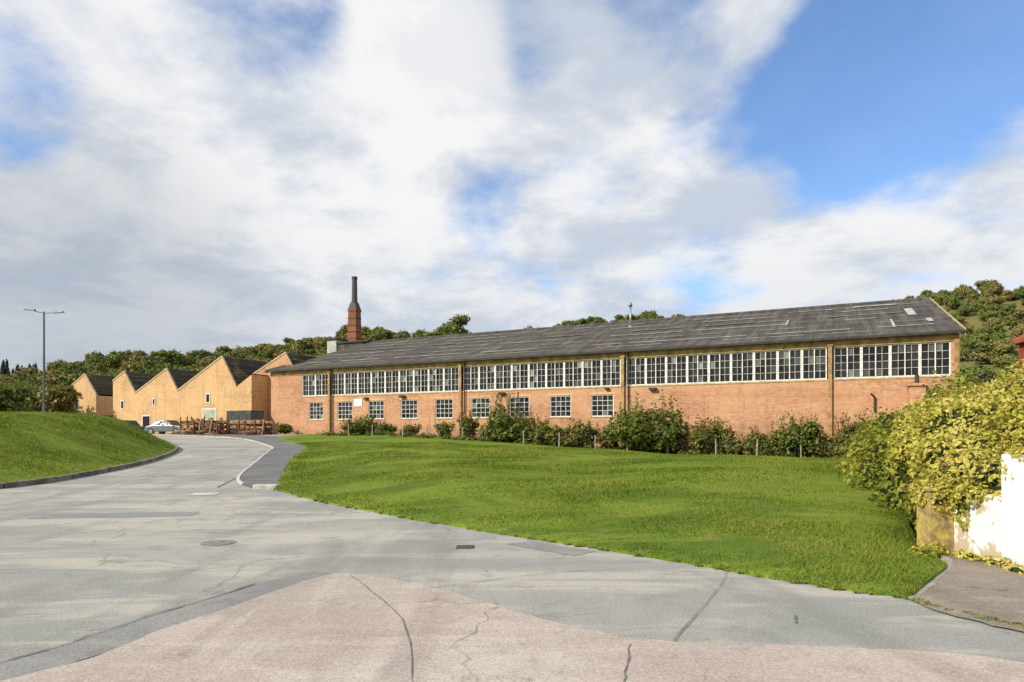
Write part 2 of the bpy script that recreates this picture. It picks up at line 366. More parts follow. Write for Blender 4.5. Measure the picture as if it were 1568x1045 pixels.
I=(np.arange(ny-1)[:,None]*nx+np.arange(nx-1)[None,:]).ravel(); F=np.stack([I,I+1,I+nx+1,I+nx],-1)
mi=(V[F[:,0],1]>92).astype(int)
me=np_mesh('ground',[(V,F,0)]); me.polygons.foreach_set('use_smooth',[True]*len(me.polygons)); link('ground',me,['earth','hill']); me.polygons.foreach_set('material_index',mi.astype(np.int32))
# road
rd=[(-60,-25),(-60,4)]+[tuple(p+np.array([-0.3,0.2])) for p in KERB[1:]]+[(-64,80),(-60.6,79.8),(-44.3,72.3),(-22.8,61.5),(-15.6,57.9),(-17.5,52),(-12.5,41),(-10.3,34.8),(-7.8,24.9),(-6.0,18.6),(-2.6,14.3),(-.5,12.0),(1.3,10.3),(2.7,9.0),(3.6,8.0),(4.6,7.6),(5.6,8.6),(6.3,9.4),(18,9.4),(25,-25)]
sheet('road',rd,H,'road',2.0)
def jag(P,a,n=7):
    P=smooth_line(P,n); P[1:-1]+=rng.normal(size=(len(P)-2,2))*a; return [tuple(p) for p in P]
APL=[(-6.2,0.8),(-3.5,4.35),(-2.95,5.7),(-2.35,7.4),(-2.1,7.78)]
sheet('concrete_apron',[(-9,-8)]+jag(APL+[(-1.75,7.72),(-1.05,7.3),(-.22,6.46),(.43,5.75),(1.2,5.3),(2.5,5.15),(3.6,4.9),(5.0,4.0)],0.018)+[(9,-8)],H,'apron',2.0,0.009)
sheet('driveway_surface',jag([(4.02,6.62),(4.4,6.95),(5.6,8.3),(6.1,9.2)],.015)+[(16,9.2),(16,1)]+jag([(6.4,3.4),(4.9,4.9),(4.25,5.6),(4.0,6.2)],.02),H,'drive',2.0,0.015)
# worn tarmac strip beside the concrete and trench reinstatements
L1=smooth_line([(-6.6,0.9),(-3.95,4.5),(-3.4,5.8),(-2.85,7.3),(-2.4,7.95)],5)
sheet('tarmac_repair',[tuple(p) for p in L1]+[tuple(p) for p in smooth_line(APL,5)[::-1]],H,'patch',1.0,0.0045)
sheet('tarmac_repair',jag([(0.3,10.2),(1.2,9.3)],.01,3)+jag([(0.85,8.95),(-.1,9.9)],.01,3),H,'patch',1.0,0.0046)
sheet('tarmac_repair',jag([(-9.5,13.2),(-6.5,13.6)],.01,3)+jag([(-6.4,13.0),(-9.4,12.6)],.01,3),H,'patch',1.0,0.0047)
def strip(mb,pts,w,z=0.009,mi=0):
    pts=smooth_line(pts,6); pts=pts+rng.normal(size=pts.shape)*0.008
    for a,b in zip(pts[:-1],pts[1:]):
        d=b-a; n=np.array([-d[1],d[0]])/(np.linalg.norm(d)+1e-9)*w/2*random.uniform(.4,1.4)
        q=[a-n,b-n,b+n,a+n]; mb.add([(p[0],p[1],float(H(p[0],p[1]))+z) for p in q],[(0,1,2,3)],mi)
mb=MB()
strip(mb,[(-6.6,0.9),(-3.95,4.5),(-3.4,5.8),(-2.85,7.3)],0.025,.0135)
strip(mb,[(2.62,6.05),(2.5,5.75)],0.014,0.0135); strip(mb,[(.95,5.2),(.8,4.6),(.7,4.2)],0.014,0.0136)
strip(mb,[(-8.2,18.2),(-9.6,24),(-12.6,33.5)],0.05,.0137)
strip(mb,[(-0.9,7.1),(0.9,8.0),(2.4,7.9)],0.010,.0138); strip(mb,[(-1.9,7.7),(-1.0,5.9),(-.6,4.0)],0.009,.0139)
strip(mb,[(1.3,5.28),(2.2,7.0),(2.6,7.9)],0.009,.0141)
mb.obj('road_joint',['joint'])
sheet('road_marking',[(-8.15,16.4),(-7.5,16.5),(-7.55,17.0),(-8.2,16.9)],H,'kerb_l',1.0,0.009)
mb=MB()
mb.cyl((-4.5,10.0,0.002),(-4.5,10.0,0.010),0.25,0.25,24)
for i in range(6): mb.box(-4.68,-4.32,9.85+i*.06,9.87+i*.06,0.010,0.014)
mb.obj('manhole_cover',['iron_d'])
mb=MB(); mb.box(-.82,-.56,9.50,9.53,0.0,0.014); mb.box(-.82,-.56,9.71,9.74,0,0.014)
for i in range(7): mb.box(-.82+i*.04,-.80+i*.04,9.53,9.71,0,0.012)
mb.obj('drain_grate',['iron'])
kr=smooth_line([(-7.2,18.0),(-8.6,20.5),(-10.3,26),(-12.7,34.2),(-13.4,36.6),(-14.7,39.4),(-20.1,48.7),(-25.5,53.8),(-34,58.5)],4)
sheet('footpath',list(map(tuple,kr))+[(-33,61),(-24,57),(-18.0,52.2),(-13.2,41.3),(-10.7,34.8),(-8.2,24.9),(-6.8,20.2),(-6.4,18.2)],H,'pave',2.0,0.03)
def kerb(name,L,mat,w=0.14,h=0.12,gap=True):
    mb=MB(); L=np.asarray(L); seg=np.linalg.norm(np.diff(L,axis=0),axis=1); cum=np.r_[0,np.cumsum(seg)]; t=0
    while t<cum[-1]-0.3:
        t2=min(t+0.9,cum[-1]); a=np.array([np.interp(t,cum,L[:,k]) for k in(0,1)]); b=np.array([np.interp(t2-0.015,cum,L[:,k]) for k in(0,1)])
        d=(b-a)/np.linalg.norm(b-a); n=np.array([-d[1],d[0]])*w/2; vs=[]; dz=random.uniform(-.008,.008)
        for zz in(-0.12,h):
            for p in(a-n,b-n,b+n,a+n): vs.append((p[0],p[1],float(H(p[0],p[1]))+zz+(dz if zz>0 else 0)))
        mb.add(vs,[(0,3,2,1),(4,5,6,7),(0,1,5,4),(1,2,6,5),(2,3,7,6),(3,0,4,7)]); t=t2
    return mb.obj(name,[mat],bevel=0.012)
kerb('kerb',KERB[8:],'kerb',0.16,0.15)
kerb('kerb',kr[2:],'kerb_l',0.10,0.045)
mb=MB(); mb.box(-7.1,-6.45,17.85,18.15,0.05,0.26); o=mb.obj('kerb_stone',['kerb_l'],bevel=0.03)
sheet('lawn',[tuple(p) for p in LAWN],H_lawn,'lawn',0.8,0,0.2)
MOUND=np.concatenate([KERB[4:]+0.0,np.array([(-110,66),(-110,4),(-60,4.2)])])
sheet('grass_bank',[tuple(p) for p in MOUND],H_mound,'lawn',1.0,0,0.0)
def blades(name,P,hf,n,ymin,ymax,x0,x1,hgt=0.05):
    y=ymin*(ymax/ymin)**rng.random(n*3); x=rng.uniform(x0,x1,n*3)
    k=in_poly(x,y,P)&(np.abs(x/y)<0.95); x=x[k][:n];y=y[k][:n]; z=hf(x,y)-0.008
    m=len(x); a=rng.uniform(0,6.28,m); w=(0.003+0.0007*y)*rng.uniform(.6,1.3,m); h=hgt*rng.uniform(.5,1.5,m)*(1+0.8*np.clip(sn(np.stack([x,y],-1),1.2,4),-.7,1)); ln=rng.normal(size=(m,2))*0.7
    c=np.stack([x,y,z],-1); d=np.stack([np.cos(a)*w,np.sin(a)*w,0*a],-1); t=c+np.stack([ln[:,0]*h,ln[:,1]*h,h],-1)
    V=np.stack([c-d,c+d,t],1).reshape(-1,3); return link(name,np_mesh(name,[(V,np.arange(3*m).reshape(m,3),0)]),['blade'])
blades('lawn_grass_blades',LAWN,H_lawn,200000,6.5,42,-20,26,0.034)
blades('bank_grass_blades',MOUND,H_mound,60000,16,50,-42,-13,0.05)

# ------------------------------------------------------------ factory hall (local frame: x along facade, y inward)
ANG=math.atan2(-0.449,0.894); ORG=(-22.77,61.7,0)
def LW(s,n): return (-22.77+.894*s+.449*n, 61.7-.449*s+.894*n)
hall=empty('brick_factory_hall',ORG,ANG)
L=54.1
wb=MB()
cent=[5.6,8.95,12.4,15.85,19.3,22.7,26.1,29.5,32.75]; hw=0.85
wb.box(0,L,0,.3,-1.6,2.83); wb.box(0,L,0,.3,4.4,4.98)
x=0
for c in cent: wb.box(x,c-hw,0,.3,2.83,4.4); x=c+hw
wb.box(x,L,0,.3,2.83,4.4)
wb.box(0,3.9,0,.3,4.98,7.0); wb.box(53.75,L,0,.3,4.98,7.0); wb.box(0,L,.06,.3,7.0,7.35)
RZ=12.2
for xe in(0.0,L-.3):
    pr=[(.3,-1.6),(31.7,-1.6),(31.7,7.3),(16,RZ-.15),(.3,7.4)]
    wb.add([(xe,y,z) for y,z in pr]+[(xe+.3,y,z) for y,z in pr],[tuple(range(5)),tuple(range(9,4,-1))]+[(i,(i+1)%5,(i+1)%5+5,i+5) for i in range(5)])
wb.box(0,L,31.7,32,-1.6,7.3)
wb.obj('walls',['brick'],hall)
tb=MB()
tb.box(-.02,L+.02,-.05,.06,6.94,7.36,0)
tb.box(3.9,53.75,-.04,.2,4.88,4.98,1)
for c in cent:
    tb.box(c-hw-.08,c+hw+.08,-.05,.15,2.75,2.83,1); tb.box(c-hw-.12,c+hw+.12,-.012,.1,4.4,4.56,2)
posts=[7.23,20.9,34.3,47.5]
for p in posts: tb.box(p-.11,p+.11,-.16,-.052,-.5,7.36,3); tb.box(p-.17,p+.17,-.2,-.052,7.0,7.2,3)
tb.box(53.9,54.15,-.1,-.052,4.9,7.3,3)
tb.obj('trim',['fascia','pale','brick_y','pipe'],hall,bevel=0.01)
gt=MB(); gt.box(-.3,L+.3,-.5,-.36,7.33,7.47); 
for p in(7.6,21.3,34.7): gt.cyl((p,-.12,1.0),(p,-.12,7.3),.05,.05,8)
gt.cyl((49.9,-.1,2.9),(49.9,-.1,3.8),.06,.06,8); gt.cyl((49.9,-.1,3.8),(49.7,-.3,4.0),.06,.06,8)
gt.obj('gutters_and_downpipes',['gutter'],hall)
fr=MB(); gl=MB()
def window(x0,x1,z0,z1,nx,nz,post=0.06,bar=0.028,y=0.10):
    gl_y=y+.03; fr.box(x0,x0+post,y-.05,y+.05,z0,z1); fr.box(x1-post,x1,y-.05,y+.05,z0,z1)
    fr.box(x0+post,x1-post,y-.05,y+.05,z0,z0+post); fr.box(x0+post,x1-post,y-.05,y+.05,z1-post,z1)
    ix0=x0+post;ix1=x1-post;iz0=z0+post;iz1=z1-post
    for i in range(1,nx):
        xx=ix0+(ix1-ix0)*i/nx; fr.box(xx-bar/2,xx+bar/2,y-.02,y+.02,iz0,iz1)
    for j in range(1,nz):
        zz=iz0+(iz1-iz0)*j/nz; fr.box(ix0,ix1,y-.017,y+.017,zz-bar/2,zz+bar/2)
    for i in range(nx):
        for j in range(nz):
            a=ix0+(ix1-ix0)*i/nx;b=ix0+(ix1-ix0)*(i+1)/nx;c=iz0+(iz1-iz0)*j/nz;d=iz0+(iz1-iz0)*(j+1)/nz
            t=random.uniform(-.012,.012); u=random.uniform(-.012,.012)
            gl.add([(a,gl_y+t,c),(b,gl_y-t,c),(b,gl_y-t+u,d),(a,gl_y+t+u,d)],[(0,1,2,3)])
for c in cent:
    window(c-hw,c+hw,2.83,4.4,4,4,0.065,0.03)
spans=[(3.9,7.05,2),(7.41,20.72,9),(21.08,34.12,9),(34.48,47.32,9),(47.68,53.75,4)]
for a,b,n in spans:
    w=(b-a)/n
    for i in range(n):
        window(a+i*w+.004,a+(i+1)*w-.004,4.98,6.94,4,4,0.075,0.018)
        fr.box(a+(i+.5)*w-.03,a+(i+.5)*w+.03,.03,.0795,5.05,6.87)
fr.obj('window_frames',['frame'],hall); gl.obj('window_glass',['glass'],hall)
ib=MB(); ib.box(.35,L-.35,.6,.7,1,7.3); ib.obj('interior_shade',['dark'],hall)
rb=MB(); rows=7; y0,z0=-.45,7.42; y1,z1=16.0,RZ
for r in range(rows):
    ta=r/rows; tb_=(r+1)/rows+.012
    ya=y0+(y1-y0)*ta; za=z0+(z1-z0)*ta+.08; yb=y0+(y1-y0)*min(tb_,1); zb=z0+(z1-z0)*min(tb_,1)+.0
    nseg=18; 
    for k in range(nseg):
        xa=-.25+(L+.5)*k/nseg; xb=-.25+(L+.5)*(k+1)/nseg
        dz=random.uniform(-.015,.015); dy=random.uniform(-.06,.06) if r else 0
        vs=[(xa,ya+dy,za-.08+dz),(xb,ya+dy,za-.08+dz),(xb,yb,zb-.06),(xa,yb,zb-.06),(xa,ya+dy,za+dz),(xb,ya+dy,za+dz),(xb,yb,zb+.012),(xa,yb,zb+.012)]
        rb.add(vs,[(0,3,2,1),(4,5,6,7),(0,1,5,4),(1,2,6,5),(2,3,7,6),(3,0,4,7)],0)
rb.add([(-.25,16,RZ+.01),(L+.25,16,RZ+.01),(L+.25,32.4,7.3),(-.25,32.4,7.3)],[(0,1,2,3)],0)
rb.cyl((-.25,16,RZ+.02),(L+.25,16,RZ+.02),.16,.16,8,0)
sl=(z1-z0)/(y1-y0)
def onroof(xa,xb,ya,yb,h,mi):
    za=z0+(ya-y0)*sl+h; zb=z0+(yb-y0)*sl+h
    rb.add([(xa,ya,za),(xb,ya,za),(xb,yb,zb),(xa,yb,zb)],[(0,1,2,3)],mi)
for xa,xb,ya,yb in((52.2,52.7,7.0,10.5),(51,51.15,2,5.5),(44.5,44.6,6,8.6),(49.0,52.0,13.6,14.1),(47,47.5,13.2,13.5),(53,53.3,3.5,5)):
    onroof(xa,xb,ya,yb,.105,1)
for yv,wd in((1.0,.09),(2.3,.16),(4.3,.09),(6.6,.16),(8.8,.10),(11.3,.16),(13.4,.12)): 
    a=random.uniform(0,4)
    while a<52:
        ln=random.uniform(1.5,9); b_=min(a+ln,53.8); onroof(a,b_,yv,yv+wd,.108,1 if random.random()<.75 else 2); a=b_+random.uniform(.3,5)
for xv,mi in((L+.25,2),(-.31,2)):
    vs=[]
    for xx in(xv,xv+.06):
        vs+= [(xx,y0,z0-.2),(xx,16,RZ-.2),(xx,16,RZ+.14),(xx,y0,z0+.14)]
    rb.add(vs,[(0,1,2,3),(7,6,5,4),(0,4,5,1),(3,2,6,7),(0,3,7,4),(1,5,6,2)],mi)
rb.obj('roof',['roof','roof_light','pale'],hall)
vb=MB(); vb.cyl((31.3,12,10.8),(31.3,12,12.95),.09,.09,12); vb.cyl((31.3,12,12.95),(31.3,12,13.25),.19,.15,12); vb.cyl((31.3,12,11.0),(31.3,12,11.25),.22,.12,12)
vb.obj('flue',['galv'],hall,True)
db=MB(); db.box(10.0,10.9,-.04,-.005,3.95,4.6,0); db.box(11.2,11.6,-.2,-.005,4.5,4.7,1); db.box(33.0,33.25,-.25,-.005,4.75,4.9,1)
for s_ in(15.0,24.4,36.2): db.box(s_,s_+.5,-.3,-.005,4.62,4.78,1)
db.cyl((26,-.05,3),(26,-.05,4.8),.03,.03,6,1); db.obj('sign_board_and_lamps',['white','gutter'],hall)
eb=MB(); eb.box(51.6,52.4,-1.2,-.35,-1,4.35,0); eb.box(51.5,52.5,-1.3,-.25,4.35,4.5,0); eb.cyl((52,-.8,4.5),(52,-.8,5.0),.13,.11,10,1)
eb.box(54.15,56.6,.5,4,-1,4.6,0); eb.box(54.14,56.75,.35,4.1,4.6,4.75,1); eb.cyl((54.3,-.15,3.4),(55.5,-.15,4.9),.05,.05,8,1)
eb.obj('outbuilding',['brick','gutter'],hall)

# ------------------------------------------------------------ sawtooth sheds
shed=empty('sawtooth_factory_sheds',ORG,ANG)
wl=MB(); rf=MB(); tr=MB()
def gable(sl_,zl,sp,zp,sr,zr,n0,n1,mi,openings=()):
    pts=[(sl_,0.6),(sr,0.6),(sr,zr),(sp,zp),(sl_,zl)]
    wl.prism(pts,n0,n0+.35,mi)
    wl.box(sl_,sl_+.3,n0+.35,n1,0.6,zl-.1,mi); wl.box(sr-.3,sr,n0+.35,n1,.6,zr-.1,mi)
    for (a,za,b,zb) in((sl_,zl,sp,zp),(sp,zp,sr,zr)):
        rows=5
        for r in range(rows):
            a0=a+(b-a)*r/rows;a1=a+(b-a)*(r+1)/rows;z0_=za+(zb-za)*r/rows;z1_=za+(zb-za)*(r+1)/rows
            up=.06
            lo=.05 if z1_>z0_ else 0; hi=.05 if z1_<z0_ else 0
            rf.add([(a0,n0+.1,z0_+up+lo),(a1,n0+.1,z1_+up+hi),(a1,n1,z1_+up+hi),(a0,n1,z0_+up+lo)],[(0,1,2,3)],0)
            rf.add([(a0,n0+.1,z0_+up+lo+.012),(a0+(a1-a0)*.07,n0+.1,z0_+(z1_-z0_)*.07+up+lo+.012),(a0+(a1-a0)*.07,n1,z0_+(z1_-z0_)*.07+up+lo+.012),(a0,n1,z0_+up+lo+.012)],[(0,1,2,3)],1)
        tr.add([(a,n0-.05,za-.02),(b,n0-.05,zb-.02),(b,n0-.05,zb+.14),(a,n0-.05,za+.14),(a,n0+.12,za-.02),(b,n0+.12,zb-.02),(b,n0+.12,zb+.14),(a,n0+.12,za+.14)],
               [(0,1,2,3),(7,6,5,4),(3,2,6,7),(0,4,5,1),(0,3,7,4),(1,5,6,2)],0)
gable(-4.85,7.35,-.2,9.4,1.8,6.3,2.0,28,0)
wl.prism([(-4.66,.6),(-2.57,.6),(-2.57,7.25),(-4.66,6.15)],0,1.99,1); rf.add([(-4.66,-.05,6.2),(-2.5,-.05,7.33),(-2.5,2,7.33),(-4.66,2,6.2)],[(0,1,2,3)],0)
gable(-13.3,5.95,-6.66,9.15,-4.66,6.15,0,28,1)
gable(-20.2,5.9,-15.0,8.3,-13.3,5.95,0,26,1)
gable(-24.1,7.35,-22.1,8.3,-20.2,5.9,0,25,1)
gable(-41.8,6.3,-36.2,8.9,-33.9,6.3,4,28,1)
gable(-33.9,6.0,-29.4,8.2,-27.2,5.9,9,30,0)
wl.box(-27.2,-24.1,10,10.3,.6,6.5,0)
for k in range(4):
    sp=-6.66-7.6*k+9; gable(sp-5.6,6.2,sp,9.6,sp+2,6.4,33,52,1)
def opening(s0,s1,z0,z1,n,kind=0):
    tr.box(s0-.1,s1+.1,n-.06,n-.004,z0-.1,z0,1); tr.box(s0-.08,s0,n-.05,n-.004,z0,z1,1); tr.box(s1,s1+.08,n-.05,n-.004,z0,z1,1); tr.box(s0-.08,s1+.08,n-.05,n-.004,z1,z1+.09,1)
    tr.box(s0,s1,n-.03,n-.003,z0,z1,2 if kind==0 else (3 if kind==1 else 4))
opening(-8.9,-8.45,4.7,5.5,0); opening(-17.2,-16.9,4.6,5.2,0); opening(-22.6,-22.2,4.3,5.1,0); opening(-38.1,-37.5,4.6,5.5,4)
opening(-9.4,-7.5,1.2,4.0,0,1); tr.box(-9.3,-7.6,-.045,-.031,3.0,3.9,4); opening(-2.0,-1.5,1.2,3.9,2,1); opening(-18.9,-17.7,1.2,3.4,0,0)
tr.box(-33,-25.2,2.2,4.0,1,3.5,5); tr.box(-33.2,-25.0,1.9,4.2,3.5,3.65,2)
M['moss_line']=plain('mossy_roof_lap',(0.22,0.18,0.08),0.9,0.5,2)
wl.obj('walls',['brick','brick_y'],shed); rf.obj('roofs',['roof_moss','moss_line'],shed)
M['door']=plain('pale_door',(0.55,0.52,0.36),0.6,0.2,5); M['pane']=plain('dusty_pane',(0.35,0.42,0.3),0.4,0.3,5); M['brown']=plain('brown_cladding',(0.12,0.06,0.035),0.8,0.4,2)
tr.obj('copings_doors_windows',['pale','frame','dark','door','pane','brown'],shed)
pr=MB(); pr.box(-.8,.8,-1,1,7,14.0,0); pr.box(-1.0,1.0,-1.2,1.2,14.0,14.2,1); pr.box(1.1,5.2,-1,1,7,13.4,2); pr.box(.9,6.2,-1.2,1.2,13.4,13.6,1)
o=pr.obj('rooftop_plant_room',[plain('grey_render',(0.4,0.41,0.38),.8,.2,1),'gutter','roof']); o.location=(-23.6,88,0); o.rotation_euler=(0,0,ANG)

# ------------------------------------------------------------ chimney
ch=MB()
def sq(z0,z1,a,b,mi): 
    a*=.82;b*=.82; ch.add([(-a,-a,z0),(a,-a,z0),(a,a,z0),(-a,a,z0),(-b,-b,z1),(b,-b,z1),(b,b,z1),(-b,b,z1)],[(0,3,2,1),(4,5,6,7),(0,1,5,4),(1,2,6,5),(2,3,7,6),(3,0,4,7)],mi)
sq(1,14.6,1.05,.86,0); sq(14.6,18.3,.84,.74,0); sq(18.3,18.6,.82,.82,0); sq(18.6,19.5,.76,.5,2); 
for z in(13.8,14.5,15.4,16.3,17.3): sq(z,z+.09,.9-.03*(z-14.5),.9-.03*(z-14.5),1)
ch.cyl((0,0,19.5),(0,0,22.9),.40,.34,16,2); ch.cyl((0,0,22.8),(0,0,23.1),.40,.40,16,2); ch.cyl((0,0,19.4),(0,0,19.7),.45,.45,16,2)
ch.cyl((.62,-.6,14.5),(.42,-.42,19.5),.035,.035,6,1)
o=ch.obj('factory_chimney',['brick_d','gutter','iron']); o.location=(-21.7,90,0); o.rotation_euler=(0,0,ANG+.1)

# ------------------------------------------------------------ street lamp
lp=MB(); lp.cyl((0,0,-.5),(0,0,1.2),.11,.10,14); lp.cyl((0,0,1.2),(0,0,7.35),.075,.05,12); 
for sx,dz in((-1,.22),(1,.05)):
    lp.cyl((0,0,7.25),(sx*.62,0,7.25+dz*.6),.03,.025,8)
    cx=sx*.92; z=7.25+dz*.9
    vs=[(cx-sx*.34,-.09,z-.05),(cx+sx*.34,-.12,z+.01),(cx+sx*.34,.12,z+.01),(cx-sx*.34,.09,z-.05),(cx-sx*.34,-.07,z+.05),(cx+sx*.30,-.08,z+.09),(cx+sx*.30,.08,z+.09),(cx-sx*.34,.07,z+.05)]
    lp.add(vs,[(0,3,2,1),(4,5,6,7),(0,1,5,4),(1,2,6,5),(2,3,7,6),(3,0,4,7)])
o=lp.obj('street_lamp',[plain('lamp_grey',(0.12,0.125,0.13),0.5,0.2,4,0.4,0.3)]); o.location=(-30.1,42,2.1)

# ------------------------------------------------------------ container, timber, cars
c=empty('storage_container',(*LW(-3.5,-2.0),1.42),ANG)
cb=MB(); cb.box(0,3.1,0,1.5,.12,2.2,0)
for i in range(20): cb.box(.08+i*.15,.15+i*.15,-.03,-.001,.22,2.1,0)
cb.box(-.03,3.13,-.04,1.53,2.18,2.28,1); cb.box(-.03,3.13,-.04,1.53,.05,.17,1)
for xx in(-.04,3.06): cb.box(xx,xx+.08,-.045,.05,.05,2.26,1)
cb.obj('body',[plain('grey_green_steel',(0.085,0.11,0.095),0.6,0.25,3),plain('grey_green_rail',(0.07,0.09,0.08),0.6,0.25,3)],c)
M['wood']=plain('weathered_timber',(0.34,0.22,0.12),0.9,0.5,3); M['wood2']=plain('dark_timber',(0.12,0.08,0.055),0.9,0.4,3); M['rust']=plain('rusty_steel',(0.20,0.075,0.035),0.85,0.4,5)
for (s,n,w) in((-6.4,-3.6,2.3),(-3.9,-4.4,2.3),(-1.3,-3.8,2.4),(1.2,-4.2,2.0),(-4.8,-6.0,1.8),(-7.9,-2.4,1.8),(-1.9,-5.9,1.6)):
    p=LW(s,n); tbm=MB(); ht=random.uniform(1.25,1.75)
    for xx in(0,w/2,w-.08):
        for yy in(0,1.1): tbm.box(xx,xx+.08,yy,yy+.08,0,ht*random.uniform(.85,1.05),2)
    for lv in(.12,.55,.95):
        tbm.box(-.05,w+.05,-.03,.05,lv,lv+.07,2); tbm.box(-.05,w+.05,1.13,1.21,lv,lv+.07,2); yy=.1
        while yy<1.05:
            a=random.uniform(-.4,.2); tbm.box(a,a+w*random.uniform(.8,1.15),yy,yy+.1,lv+.07,lv+.07+random.uniform(.08,.3),random.choice([0,0,1])); yy+=.13
    for k in range(12):
        a=random.uniform(-.3,w); b_=a+random.uniform(-.9,.9); tbm.beam((a,-random.uniform(.1,.5),0.02),(b_,random.uniform(0,.9),random.uniform(.7,1.5)),.09,.05,random.choice([0,1,2]))
    for k in range(6):
        a=random.uniform(-.6,w*.6); yy=random.uniform(-.8,-.15); tbm.beam((a,yy,.06+k*.05),(a+random.uniform(.8,1.8),yy+random.uniform(-.4,.4),.08+k*.05+random.uniform(0,.15)),.12,.06,random.choice([0,1]))
    o=tbm.obj('timber_rack',['wood','wood2','rust']); o.location=(p[0],p[1],float(H(*p))-.02); o.rotation_euler=(0,0,ANG+random.uniform(-.25,.25))
def car(loc,rot,paint):
    e=empty('parked_car',loc,rot); b=MB()
    prof=[(-2.05,.3),(-2.0,.62),(-1.85,.8),(-1.5,.86),(-.95,1.32),(-.5,1.4),(.45,1.38),(1.0,.92),(1.75,.78),(2.05,.6),(2.08,.3)]
    lowp=[(x,min(z,.9)) for x,z in prof]
    b.prism([(x,z) for x,z in reversed(lowp)],-.82,.82,0)
    cab=[(-1.45,.88),(-.92,1.32),(-.5,1.40),(.42,1.38),(.98,.9)]
    k=len(cab); vs=[(x,-.78+.16*(z>1),z) for x,z in cab]+[(x,.78-.16*(z>1),z) for x,z in cab]
    b.add(vs,[tuple(range(k)),tuple(reversed(range(k,2*k)))]+[(i,i+1,i+1+k,i+k) for i in range(k-1)],1)
    b.add([(-.93,-.64,1.325),(-.5,-.64,1.41),(.42,-.64,1.39),(.42,.64,1.39),(-.5,.64,1.41),(-.93,.64,1.325)],[(0,1,4,5),(1,2,3,4)],0)
    b.obj('body',[paint,'glass'],e,bevel=0.05)
    w=MB()
    for x in(-1.3,1.32):
        for y in(-.84,.66): w.cyl((x,y,.32),(x,y+.18,.32),.32,.32,20,0); w.cyl((x,y-.01,.32),(x,y+.19,.32),.19,.19,14,1)
    w.obj('wheels',['gutter','galv'],e)
    d=MB(); d.box(2.05,2.1,-.7,-.45,.55,.68); d.box(2.05,2.1,.45,.7,.55,.68); d.box(-.1,.0,-.9,-.83,.9,1.0); d.obj('lamps',['galv'],e)
car((-33.0,62.8,1.45),ANG+.3,plain('silver_car_paint',(0.16,0.17,0.19),0.35,0.05,1,0.5,0.2))
car((-37.8,64.0,1.45),ANG+2.9,plain('dark_car_paint',(0.03,0.035,0.045),0.3,0.05,1,0.5))

# ------------------------------------------------------------ fence
fb=MB(); prev=None
for k in range(17):
    s=12.5+k*2.6+random.uniform(-.3,.3); x,y=LW(s,-3.6); z=float(H_lawn(x,y)); h=random.uniform(.85,1.15); lx=random.uniform(-.06,.06)
    fb.cyl((x,y,z-.2),(x+lx,y,z+h),.05,.042,8,0)
    if prev:
        for f in(.35,.6,.85): fb.cyl((prev[0],prev[1],prev[2]+f),(x,y,z+f),.003,.003,4,1)
    prev=(x,y,z)
fb.obj('post_and_wire_fence',[plain('fence_post',(0.33,0.29,0.22),0.9,0.4,5),'wire'])

# ------------------------------------------------------------ bushes
def gmin(x,y): return H(x,y)-0.05
def mkbush(s,n,w,h,leaf=.13,mat='leaf_bush',per=60,seed=0,name='bush'):
    x,y=LW(s,n); z=float(H_lawn(x,y)); bl=[(x,y,z+h*.40,w*.40,w*.34,h*.42)]
    for k in range(9):
        a=random.uniform(0,6.28); q=random.uniform(.15,.42)*w; hh=random.uniform(.2,.8)*h*(1-.5*q/w); rr=random.uniform(.11,.22)*w
        bl.append((x+math.cos(a)*q,y+math.sin(a)*q*.7,z+hh,rr,rr,rr*min(1.1,.9*h/w+.2)))
    parts=foliage(bl,per,leaf,0.66,seed,0.26,-.8,gmin)
    m=MB()
    for k in range(16):
        a=random.uniform(0,6.28); bx=x+math.cos(a)*w*.3; by=y+math.sin(a)*w*.25; t=(bx+random.uniform(-.5,.5),by,z+h*random.uniform(.8,1.15)); m.cyl((bx,by,z),t,.02,.008,5)
        tt=np.linspace(.55,1,18)[:,None]; pp=np.array([bx,by,z])*(1-tt)+np.array(t)*tt+rng.normal(size=(18,3))*.09
        v,f=leaf_quads(pp,rng.normal(size=(18,3)),np.full(18,leaf*.8)); parts.append((v,f,0))
    q=np.array([f for f in m.f if len(f)==4]); parts.append((np.array(m.v),q,2))
    return link(name,np_mesh(name,parts),[mat,'core','bark'])
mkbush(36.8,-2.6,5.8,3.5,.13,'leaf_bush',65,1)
mkbush(26.0,-2.4,4.2,2.2,.12,'leaf_bush',65,2); mkbush(25.4,-1.6,1.8,3.3,.11,'leaf_bush',55,3)
mkbush(28.0,-2.0,2.6,1.9,.12,'leaf_red',60,13)
mkbush(22.9,-2.2,1.4,2.0,.11,'leaf_red',70,4); mkbush(29.6,-2.2,2.4,1.5,.12,'leaf_bush',60,5)
mkbush(32.2,-2.5,2.8,1.8,.12,'leaf_red',60,6); mkbush(12.0,-1.6,3.4,1.5,.13,'leaf_bush',50,7); mkbush(14.6,-1.2,1.8,.8,.12,'leaf_bush',50,17)
mkbush(34.0,-2.6,1.6,1.2,.12,'leaf_red',60,8); mkbush(3.0,-1.2,1.6,.8,.12,'leaf_bush',50,9); mkbush(20.3,-1.6,1.2,1.2,.12,'leaf_bush',50,10); mkbush(17.0,-1.5,1.4,.8,.12,'leaf_red',50,19)
mkbush(40.3,-2.6,2.2,2.2,.11,'leaf_red',60,23); mkbush(45.6,-2.8,3.0,2.5,.11,'leaf_bush',60,24); mkbush(49.0,-2.6,3.2,2.6,.11,'leaf_red',60,25)
bl=[]
